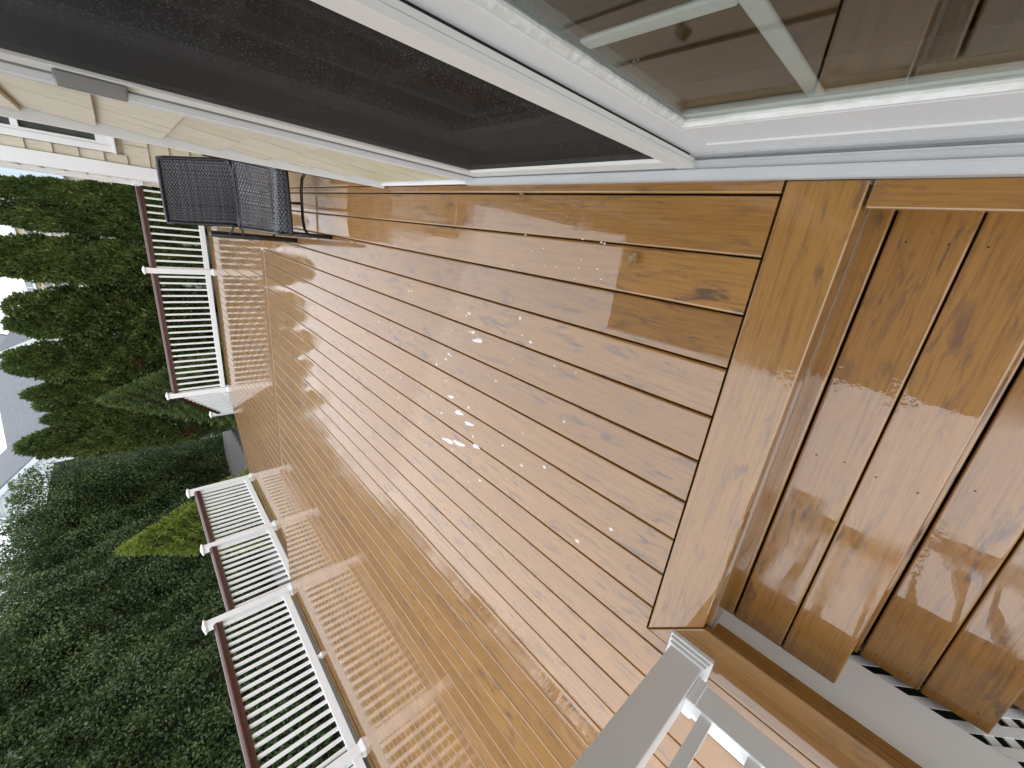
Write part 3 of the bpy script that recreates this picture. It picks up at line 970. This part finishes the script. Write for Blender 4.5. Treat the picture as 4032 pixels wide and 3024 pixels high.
for x, xs in ((-.213, -.142), (.357, .331)):
    s = MB(); s.tube([(x, 4.09, 0), (x, 4.09, .3), (x, 4.085, .61), (x, 4.08, .628)], [.022, .024, .025, .018], 10); lg = s.build('leg', M['metal'], chair, smooth=True)
    s = MB(); s.tube([(xs, 3.93, .44), (x, 4.085, .40)], .009, 6); s.tube([(xs, 3.95, .49), (x, 4.085, .50)], .009, 6); s.build('bracket', M['metal'], lg)
s = MB()
s.tube([(-.126, 3.235, .16), (-.09, 3.30, .165), (-.02, 3.33, .165), (.16, 3.33, .165), (.24, 3.30, .165), (.283, 3.235, .16)], .010, 8)
s.tube([(.08, 3.33, .165), (.08, 3.70, .17), (.08, 4.02, .18)], .010, 8)
s.tube([(-.205, 4.08, .18), (.35, 4.08, .18)], .010, 8)
s.build('stretcher', M['metal'], chair, smooth=True)

# ------------------------------------------------------------------ vegetation
def kite_mesh(name, P, A, Bv, L, W, mat, bend=None):
    n = len(P)
    L = np.broadcast_to(np.asarray(L).reshape(-1, 1) if np.ndim(L) else np.array([[L]]), (n, 1))
    W = np.broadcast_to(np.asarray(W).reshape(-1, 1) if np.ndim(W) else np.array([[W]]), (n, 1))
    N = np.cross(A, Bv)
    v = np.empty((n, 4, 3))
    v[:, 0] = P
    v[:, 1] = P + A * L * .45 + Bv * W * .5
    v[:, 2] = P + A * L - N * L * .12
    v[:, 3] = P + A * L * .45 - Bv * W * .5
    me = bpy.data.meshes.new(name)
    me.vertices.add(n * 4); me.loops.add(n * 4); me.polygons.add(n)
    me.vertices.foreach_set('co', v.reshape(-1))
    me.loops.foreach_set('vertex_index', np.arange(n * 4, dtype=np.int32))
    me.polygons.foreach_set('loop_start', np.arange(0, n * 4, 4, dtype=np.int32))
    me.update(calc_edges=True)
    me.materials.append(mat)
    return me
def unit(a): return a / np.maximum(np.linalg.norm(a, axis=1, keepdims=True), 1e-9)

def cedar_mesh(leaders, dens=1500, L=.12, W=.058):
    Ps, As, Bs, Ls = [], [], [], []
    core = MB()
    for (dx, dy, hgt, R, z0) in leaders:
        n = int(dens * 2 * math.pi * R * (hgt - z0) * .75)
        t = rng.random(n * 2)
        prof = lambda t: np.maximum(0.0, (1 - t ** 5.0)) ** .64 * (0.80 + .20 * np.minimum(1, t / .25))
        keep = rng.random(n * 2) < prof(t) + .06
        t = t[keep][:n]; n = len(t)
        th = rng.random(n) * 2 * math.pi
        r = R * prof(t)
        lump = 1 + .13 * np.sin(3 * th + 7 * t * hgt + dx * 9) + .10 * np.sin(5 * th - 11 * t * hgt + 2) + .07 * np.sin(9 * th + 23 * t)
        rr = r * lump * (.78 + .27 * rng.random(n) ** .6)
        out = np.stack([np.cos(th), np.sin(th), np.zeros(n)], 1)
        P = out * rr[:, None]; P[:, 2] = z0 + t * (hgt - z0); P[:, 0] += dx; P[:, 1] += dy
        A = unit(out * (.55 + .3 * rng.random((n, 1))) + np.array([0, 0, 1.0]) * (.45 + .4 * rng.random((n, 1))) + rng.normal(0, .48, (n, 3)))
        tang = np.stack([-np.sin(th), np.cos(th), np.zeros(n)], 1)
        Bq = unit(np.cross(A, unit(out + rng.normal(0, .7, (n, 3)))))
        Ps.append(P); As.append(A); Bs.append(Bq); Ls.append(L * (.6 + .7 * rng.random(n)))
        secs = []
        for i in range(9):
            tt = i / 8 * .93
            q = float(prof(np.array([tt]))[0]) * R * .72
            secs.append([(dx + q * math.cos(a * math.pi / 5), dy + q * math.sin(a * math.pi / 5), z0 + tt * (hgt - z0)) for a in range(10)])
        core.loft(secs)
    P, A, Bq, Lq = np.concatenate(Ps), np.concatenate(As), np.concatenate(Bs), np.concatenate(Ls)
    return kite_mesh('crown', P, A, Bq, Lq, Lq * (W / L), M['cedar']), core.mesh('core', M['cedar_core'])

trunk_me = MB().tube([(0, 0, 0), (0, 0, .5), (.02, 0, 2.0)], [.09, .075, .04], 8).mesh('trunk', M['bark'], True)
variants = {
    'double': cedar_mesh([(-.18, 0, 4.75, .52, .12), (.26, .08, 4.80, .50, .12), (.0, -.2, 3.6, .55, .1)]),
    'broad': cedar_mesh([(0, 0, 4.95, .66, .1), (.34, -.1, 4.90, .45, .12), (-.25, .1, 4.2, .5, .1)]),
    'slim': cedar_mesh([(0, 0, 4.9, .50, .1), (.12, -.1, 3.9, .45, .1)]),
    'bushy': cedar_mesh([(0, 0, 4.6, .62, .1), (-.35, -.1, 4.1, .46, .1), (.34, 0, 3.9, .44, .1)]),
}
def cedar(kind, x, y, top, rot, sx, label):
    t = thing('cedar_tree', label, 'tree', (x, y, GZ), 'row of cedars behind the deck')
    cr, cre = variants[kind]
    base_h = {'double': 4.80, 'broad': 4.95, 'slim': 4.9, 'bushy': 4.6}[kind]
    sc = (top - GZ) / (base_h + .08)
    c = place('crown', cr, t, (0, 0, 0), rot); c.scale = (sx, sx, sc)
    k = place('core', cre, c)
    tk = place('trunk', trunk_me, t); tk.scale = (1, 1, sc)
    return t
cedar('bushy', .95, 17.6, 2.0, .4, .9, 'low dark cedar mostly hidden by the white corner of the wing')
cedar('slim', -.20, 17.0, 4.1, 1.0, .62, 'slim cedar right beside the white wing corner, its top out of the picture')
cedar('slim', -.84, 17.1, 4.2, 2.6, .66, 'narrow cedar second from the wing, just before the gap with the tan tower')
cedar('double', -1.93, 16.9, 4.25, 0.2, .82, 'big cedar with a brown dead patch, between two far tan buildings')
cedar('double', -3.40, 17.0, 3.86, 3.1, 1.02, 'cedar with two separate tips, the lower one browned')
cedar('broad', -4.86, 17.0, 4.12, 0.0, .86, 'cedar with a full rounded top in front of the white gable peak')
cedar('slim', -5.76, 17.0, 3.96, .8, .84, 'slender cedar tip standing against the grey roof')
cedar('slim', -6.20, 17.2, 3.83, 2.0, .80, 'middle of three stepped cedar tips under the grey roof')
cedar('slim', -6.56, 16.9, 3.73, 4.0, .76, 'lowest of three stepped cedar tips under the grey roof')
cedar('broad', -7.35, 17.0, 4.38, 5.2, .88, 'cedar with a yellow-green pointed top, next to the big leafy hedge')
cedar('slim', -7.80, 17.4, 3.95, 1.5, .74, 'small cedar squeezed against the leafy hedge and white gable')

def spruce(x, y, hgt, R, mat, label, seed, dens=1900):
    t = thing('dwarf_spruce', label, 'tree', (x, y, GZ), 'dwarf spruces behind the railings')
    r_ = np.random.default_rng(seed)
    n = int(dens * math.pi * R * hgt)
    tt = 1 - np.sqrt(r_.random(n))
    th = r_.random(n) * 2 * math.pi
    lump = 1 + .16 * np.sin(6 * th + 5 * tt * hgt) + .13 * np.sin(11 * th - 17 * tt * hgt) + .05 * np.sin(17 * th + 31 * tt)
    rr = R * (1 - tt) ** .92 * lump * (.84 + .18 * r_.random(n))
    out = np.stack([np.cos(th), np.sin(th), np.zeros(n)], 1)
    P = out * rr[:, None]; P[:, 2] = .08 + tt * (hgt - .1)
    A = unit(out + np.array([0, 0, .75]) + r_.normal(0, .38, (n, 3)))
    Bq = unit(np.cross(A, unit(r_.normal(0, 1, (n, 3)))))
    Lq = .10 * (.5 + .9 * r_.random(n))
    place('crown', kite_mesh('crown', P, A, Bq, Lq, Lq * .38, mat), t)
    s = MB(); s.loft([[(R * .8 * (1 - q / 6) ** .92 * math.cos(a * math.pi / 6), R * .8 * (1 - q / 6) ** .92 * math.sin(a * math.pi / 6), .1 + q / 6 * hgt * .92) for a in range(12)] for q in range(6)])
    place('core', s.mesh('core', M['cedar_core']), t)
    s = MB(); s.tube([(0, 0, 0), (0, 0, .5)], [.06, .05], 8); place('trunk', s.mesh('trunk', M['bark']), t)
spruce(-5.30, 14.5, 3.22, 1.12, M['spruce_dull'], 'cone-shaped dull green dwarf spruce behind the far corner post', 3)
spruce(-9.25, 13.2, 3.50, 1.15, M['spruce_bright'], 'bright yellow-green dwarf spruce cone in front of the leafy hedge', 5)

# broadleaf hedge on the left
hedge = thing('leafy_hedge', 'huge dark glossy broadleaf hedge filling the left side beyond the deck', 'hedge', (-12.6, 10, GZ))
def hn(a, b):
    return (.32 * np.sin(1.15 * a + .7 * b) + .25 * np.sin(2.3 * b - 1.1 * a + 1.3) + .18 * np.sin(3.9 * a + 2.7 * b + .5) + .10 * np.sin(7.1 * a - 5.3 * b))
HTOP = 7.0
def hedge_pts():
    n = 200000
    y = rng.random(n) * 25 - 4; z = rng.random(n) ** .95 * 8.2
    top = HTOP + .45 * hn(y * .7, y * .3 + 2) - .09 * np.maximum(0, y - 12)
    k = z < top + .3 * rng.random(n)
    y, z = y[k], z[k]; n = len(y)
    tuck = .5 * np.maximum(0, (z - 5.6) / 1.6) ** 2 + .5 * np.maximum(0, (.7 - z)) ** 1
    xs = -11.55 + .55 * hn(y, z * .9) - tuck
    dep = -np.abs(rng.normal(0, .2, n))
    P = np.stack([xs + dep, y, z], 1)
    nr = np.tile(np.array([[.8, -.15, .45]]), (n, 1))
    # far end cap
    n2 = 52000
    x2 = -9.7 - rng.random(n2) * 4.8; z2 = rng.random(n2) * 7.6
    top2 = 6.5 + .5 * hn(x2 * 1.3, 4 + x2) - .9 * np.maximum(0, x2 + 10.6)
    k2 = z2 < top2
    x2, z2 = x2[k2], z2[k2]; n2 = len(x2)
    P2 = np.stack([x2, 20.2 + .5 * hn(x2 * 1.4, z2) + np.abs(rng.normal(0, .22, n2)), z2], 1)
    nr2 = np.tile(np.array([[.35, -.8, .45]]), (n2, 1))
    # shoots on the top
    n3 = 75000
    y3 = rng.random(n3) * 25 - 4; x3 = -11.6 - rng.random(n3) * 2.2
    z3 = HTOP - 1.0 + .45 * hn(y3 * .7, y3 * .3 + 2) - .09 * np.maximum(0, y3 - 12) + 1.25 * rng.random(n3) ** 1.3 + .1 * hn(x3 * 3, y3 * 2)
    P3 = np.stack([x3, y3, z3], 1); nr3 = np.tile(np.array([[.2, -.1, .9]]), (n3, 1))
    return np.concatenate([P, P2, P3]), np.concatenate([nr, nr2, nr3])
P, NR = hedge_pts()
n = len(P)
hole = hn(P[:, 1] * 2.1 + 3, P[:, 2] * 2.3) + .25 * rng.random(n)
keep = hole > -.52
P, NR = P[keep], NR[keep]; n = len(P)
A = unit(NR * .45 + rng.normal(0, .62, (n, 3)) + np.array([0, 0, .12]))
Nn = unit(NR + rng.normal(0, .5, (n, 3)))
Bq = unit(np.cross(Nn, A))
Lq = .096 * (.65 + .6 * rng.random(n))
P[:, 0] += 12.6; P[:, 1] -= 10
fo = place('foliage', kite_mesh('foliage', P, A, Bq, Lq, Lq * .5, M['holly']), hedge)
fo['kind'] = 'stuff'
s = MB()
for i in range(25):
    y0 = -4 + i
    ht = HTOP - .40 + .3 * math.sin(i * 1.7) - .09 * max(0, y0 - 12)
    s.loft([[(-12.5 + .3 * math.sin(i), y0, GZ), (-14.4, y0, GZ), (-14.4, y0 + 1.001, GZ), (-12.5 + .3 * math.sin(i), y0 + 1.001, GZ)],
            [(-12.6 + .3 * math.sin(i * 2.1), y0, GZ + ht), (-13.9, y0, GZ + ht), (-13.9, y0 + 1.001, GZ + ht), (-12.6 + .3 * math.sin(i * 2.1), y0 + 1.001, GZ + ht)]])
s.loft([[(-10.4, 20.75, GZ), (-13.6, 20.75, GZ), (-13.6, 22.5, GZ), (-10.4, 22.5, GZ)], [(-10.5, 20.8, GZ + 5.4), (-13.2, 20.8, GZ + 6.2), (-13.2, 22.2, GZ + 6.2), (-10.5, 22.2, GZ + 5.4)]])
s.build('core', M['cedar_core'], hedge)
for i in range(18):
    y0 = -3 + i * 1.3
    s = MB(); s.tube([(-12.0, y0, GZ), (-12.1, y0 + .1, GZ + .8), (-12.3, y0 + .2, GZ + 1.9)], [.06, .05, .03], 6)
    s.build('stem', M['bark'], hedge)

# white picket fence glimpsed between the hedge and the cedars
fence = thing('picket_fence', 'white picket fence half hidden between the last cedar and the leafy hedge', 'fence', (-9, 21.6, GZ))
s = MB(); s.box(-.035, .035, -.01, .01, .05, 1.15); pk_me = s.mesh('picket', M['vinyl'])
for i in range(24):
    place('picket', pk_me, fence, (-2.4 + i * .2, 0, 0))
for z in (.25, .95):
    mb = MB(); mb.box(-11.5, -6.5, 21.612, 21.65, GZ + z, GZ + z + .08); mb.build('rail', M['vinyl'], fence)

# ------------------------------------------------------------------ houses beyond
nb = thing('neighbour_house', 'house with wide grey shingle roof and white gables behind the cedars', 'house', (-12, 36, GZ))
def flat(vs, th, name, mat, parent):
    """thick slab from a planar polygon"""
    a = [Vector(v) for v in vs]; nrm = (a[1] - a[0]).cross(a[2] - a[0]).normalized() * th
    s = MB(); s.loft([[p for p in a], [p - nrm for p in a]]); return s.build(name, mat, parent)
mb = MB(); mb.box(-26, -8.2, 35, 44, GZ, 4.4); nwall = mb.build('wall', M['far_white'], nb)
rf = flat([(-24, 34.6, 4.4), (-9.0, 34.6, 4.4), (-9.0, 39.5, 8.2), (-24, 39.5, 9.4)], .2, 'roof', M['roof'], nb)
# right-hand gable facing the deck, with its rake boards
s = MB(); s.loft([[(-10.6, 34.2, 4.0), (-7.6, 34.2, 4.0), (-9.15, 34.2, 6.75)], [(-10.6, 39, 4.0), (-7.6, 39, 4.0), (-9.15, 39, 6.75)]]); s.build('gable', M['far_white'], nb)
s = MB(); s.bar((-7.45, 34.0, 3.75), (-9.1, 34.0, 7.0), .35, .28, (0, 1, 0)); s.bar((-10.7, 34.0, 4.0), (-9.1, 34.0, 7.0), .35, .28, (0, 1, 0)); s.build('rake_board', M['far_white'], nb)
flat([(-10.9, 33.9, 3.9), (-10.9, 40, 3.9), (-9.1, 40, 7.12), (-9.1, 33.9, 7.12)], .12, 'roof', M['roof'], nb)
flat([(-7.3, 40, 3.65), (-7.3, 33.9, 3.65), (-9.1, 33.9, 7.12), (-9.1, 40, 7.12)], .12, 'roof', M['roof'], nb)
# left-hand gable
s = MB(); s.loft([[(-13.9, 33.6, 5.1), (-13.9, 33.6, GZ), (-22.5, 33.6, GZ), (-22.5, 33.6, 5.1), (-18.2, 33.6, 9.3)], [(-13.9, 38, 5.1), (-13.9, 38, GZ), (-22.5, 38, GZ), (-22.5, 38, 5.1), (-18.2, 38, 9.3)]])
g2 = s.build('gable', M['far_white'], nb)
s = MB()
s.bar((-13.7, 33.4, 5.2), (-18.2, 33.4, 9.55), .25, .32, (0, 1, 0)); s.bar((-22.7, 33.4, 5.2), (-18.2, 33.4, 9.55), .25, .32, (0, 1, 0)); s.build('rake_board', M['far_white'], nb)
for i in range(26):
    z = 4.0 + i * .2
    hw = (9.3 - z) / (9.3 - 5.1) * 4.3 if z > 5.1 else 4.3
    s = MB(); s.box(-18.2 - hw + .1, -18.2 + hw - .1, 33.575, 33.6, z, z + .185)
    s.build('clapboard', M['far_white'], g2)
flat([(-13.5, 40, 5.3), (-13.5, 33.3, 5.05), (-18.2, 33.3, 9.75), (-18.2, 40, 9.75)], .12, 'roof', M['roof'], nb)

b2 = thing('blue_house', 'pale blue-white house wall seen past the wing corner above a cedar', 'house', (3, 41, GZ))
mb = MB(); mb.box(.35, 9, 40.5, 47, GZ, 3.2); mb.build('wall', M['far_tan'], b2)
s = MB(); s.loft([[(.2, 40, 3.1), (9, 40, 6.5), (9, 40, 9.5), (.2, 40, 9.0)], [(.2, 46, 3.1), (9, 46, 6.5), (9, 46, 9.5), (.2, 46, 9.0)]]); up = s.build('upper_wall', M['far_blue'], b2)
for i in range(16):
    s = MB(); s.box(.35 + i * .3, .37 + i * .3, 39.98, 40.0, 3.9 + i * .13, 8.6); s.build('batten', M['far_white'], up)

def tower(x0, x1, y0, top, label, loc, floors, cols, peaked):
    t = thing('apartment_building', label, 'building', loc, 'distant apartment buildings')
    mb = MB(); mb.box(x0, x1, y0, y0 + 12, GZ, top); wl = mb.build('wall', M['far_tan'], t)
    dx = (x1 - x0) / cols
    s = MB(); s.box(-dx * .28, dx * .28, -.03, .05, 0, 1.0); wm = s.mesh('window', M['far_glass'])
    s = MB(); s.box(-dx * .42, dx * .42, -.35, 0, -.25, -.12); bm_ = s.mesh('balcony', M['far_white'])
    for f in range(floors):
        for c in range(cols):
            wx = x0 + dx * (c + .5); wz = top - 2.0 - f * 1.75
            place('window', wm, t, (wx - loc[0], y0 - loc[1] - .02, wz - loc[2]))
            place('balcony', bm_, t, (wx - loc[0], y0 - loc[1] - .02, wz - loc[2]))
    mb = MB(); mb.box(x0 - .3, x1 + .3, y0 - .4, y0 + 12.3, top, top + .35); mb.build('cornice', M['far_white'], t)
    if peaked:
        s = MB(); s.loft([[(x0 - .3, y0 - .4, top + .36), (x1 + .3, y0 - .4, top + .36), (x1 + .3, y0 + 12, top + .36), (x0 - .3, y0 + 12, top + .36)],
                          [(x0 + 1, y0 + 3, top + 1.6), (x1 - 1, y0 + 3, top + 1.6), (x1 - 1, y0 + 8, top + 1.6), (x0 + 1, y0 + 8, top + 1.6)]]); s.build('roof', M['roof'], t)
        for i in range(7):
            s = MB(); s.box(x0 + .5 + i * 1.0, x0 + .62 + i * 1.0, y0, y0 + .1, top + .36, top + 1.6 + .5 * (i % 2)); s.build('finial', M['far_white'], t)
tower(-11, -5.5, 110, 14.0, 'tan far-off building with white balconies in the first gap between cedars', (-8, 116, GZ), 6, 6, False)
tower(-21, -14.5, 110, 13.4, 'pale far-off building with spiky roof line in the gap beside the two-tipped cedar', (-18, 116, GZ), 7, 7, True)

# ------------------------------------------------------------------ small things on the boards
fm = MB()  # small flat white blobs scattered over the boards
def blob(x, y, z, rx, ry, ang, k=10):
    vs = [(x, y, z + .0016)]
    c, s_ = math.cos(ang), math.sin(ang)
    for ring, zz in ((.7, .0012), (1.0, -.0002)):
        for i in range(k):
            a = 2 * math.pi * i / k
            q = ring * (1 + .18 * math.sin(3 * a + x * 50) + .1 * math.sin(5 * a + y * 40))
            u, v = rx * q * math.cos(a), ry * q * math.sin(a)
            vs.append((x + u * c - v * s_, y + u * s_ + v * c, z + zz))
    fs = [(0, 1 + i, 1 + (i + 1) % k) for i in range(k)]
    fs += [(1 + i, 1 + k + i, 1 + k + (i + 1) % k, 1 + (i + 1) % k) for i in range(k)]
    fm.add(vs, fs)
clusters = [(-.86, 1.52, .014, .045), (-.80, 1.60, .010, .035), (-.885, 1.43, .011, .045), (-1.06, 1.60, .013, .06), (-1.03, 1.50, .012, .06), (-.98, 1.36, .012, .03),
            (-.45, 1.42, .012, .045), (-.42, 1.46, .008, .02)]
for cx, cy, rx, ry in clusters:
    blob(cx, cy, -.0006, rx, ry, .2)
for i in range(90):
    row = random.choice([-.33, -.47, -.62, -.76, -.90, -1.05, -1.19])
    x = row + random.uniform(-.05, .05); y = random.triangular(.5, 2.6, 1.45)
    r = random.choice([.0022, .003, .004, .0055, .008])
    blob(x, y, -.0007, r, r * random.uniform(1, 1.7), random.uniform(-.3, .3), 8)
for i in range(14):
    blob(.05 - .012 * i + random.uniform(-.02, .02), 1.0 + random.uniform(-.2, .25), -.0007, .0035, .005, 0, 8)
o = fm.build('white_spots', M['spot_white'], smooth=True); o['kind'] = 'stuff'

def leaf(name, x, y, ang, L, label):
    s = MB()
    k = 7; left, right, mid = [], [], []
    for i in range(k):
        u = i / (k - 1); wv = .32 * L * math.sin(math.pi * u ** .8) * (1 + .2 * (i % 2))
        zz = .004 + .008 * math.sin(3 * u)
        left.append((-wv, u * L, zz + .006)); mid.append((0, u * L, zz)); right.append((wv * .8, u * L, zz + .007))
    vs = left + mid + right; fs = []
    for i in range(k - 1):
        fs += [(i, i + 1, k + i + 1, k + i), (k + i, k + i + 1, 2 * k + i + 1, 2 * k + i)]
    s.add(vs, fs)
    me = s.mesh(name, M['dry_leaf'])
    o = place(name, me, None, (x, y, 0), ang)
    md = o.modifiers.new("thick", 'SOLIDIFY'); md.thickness = .0012
    o['label'] = label; o['category'] = 'leaf'
leaf('fallen_leaf', .012, .685, 1.2, .045, 'small curled brown leaf lying on a board gap by the door')
leaf('leaf_scrap', .172, 1.21, .2, .022, 'tiny dark leaf scrap on the board seam beside the screen door')
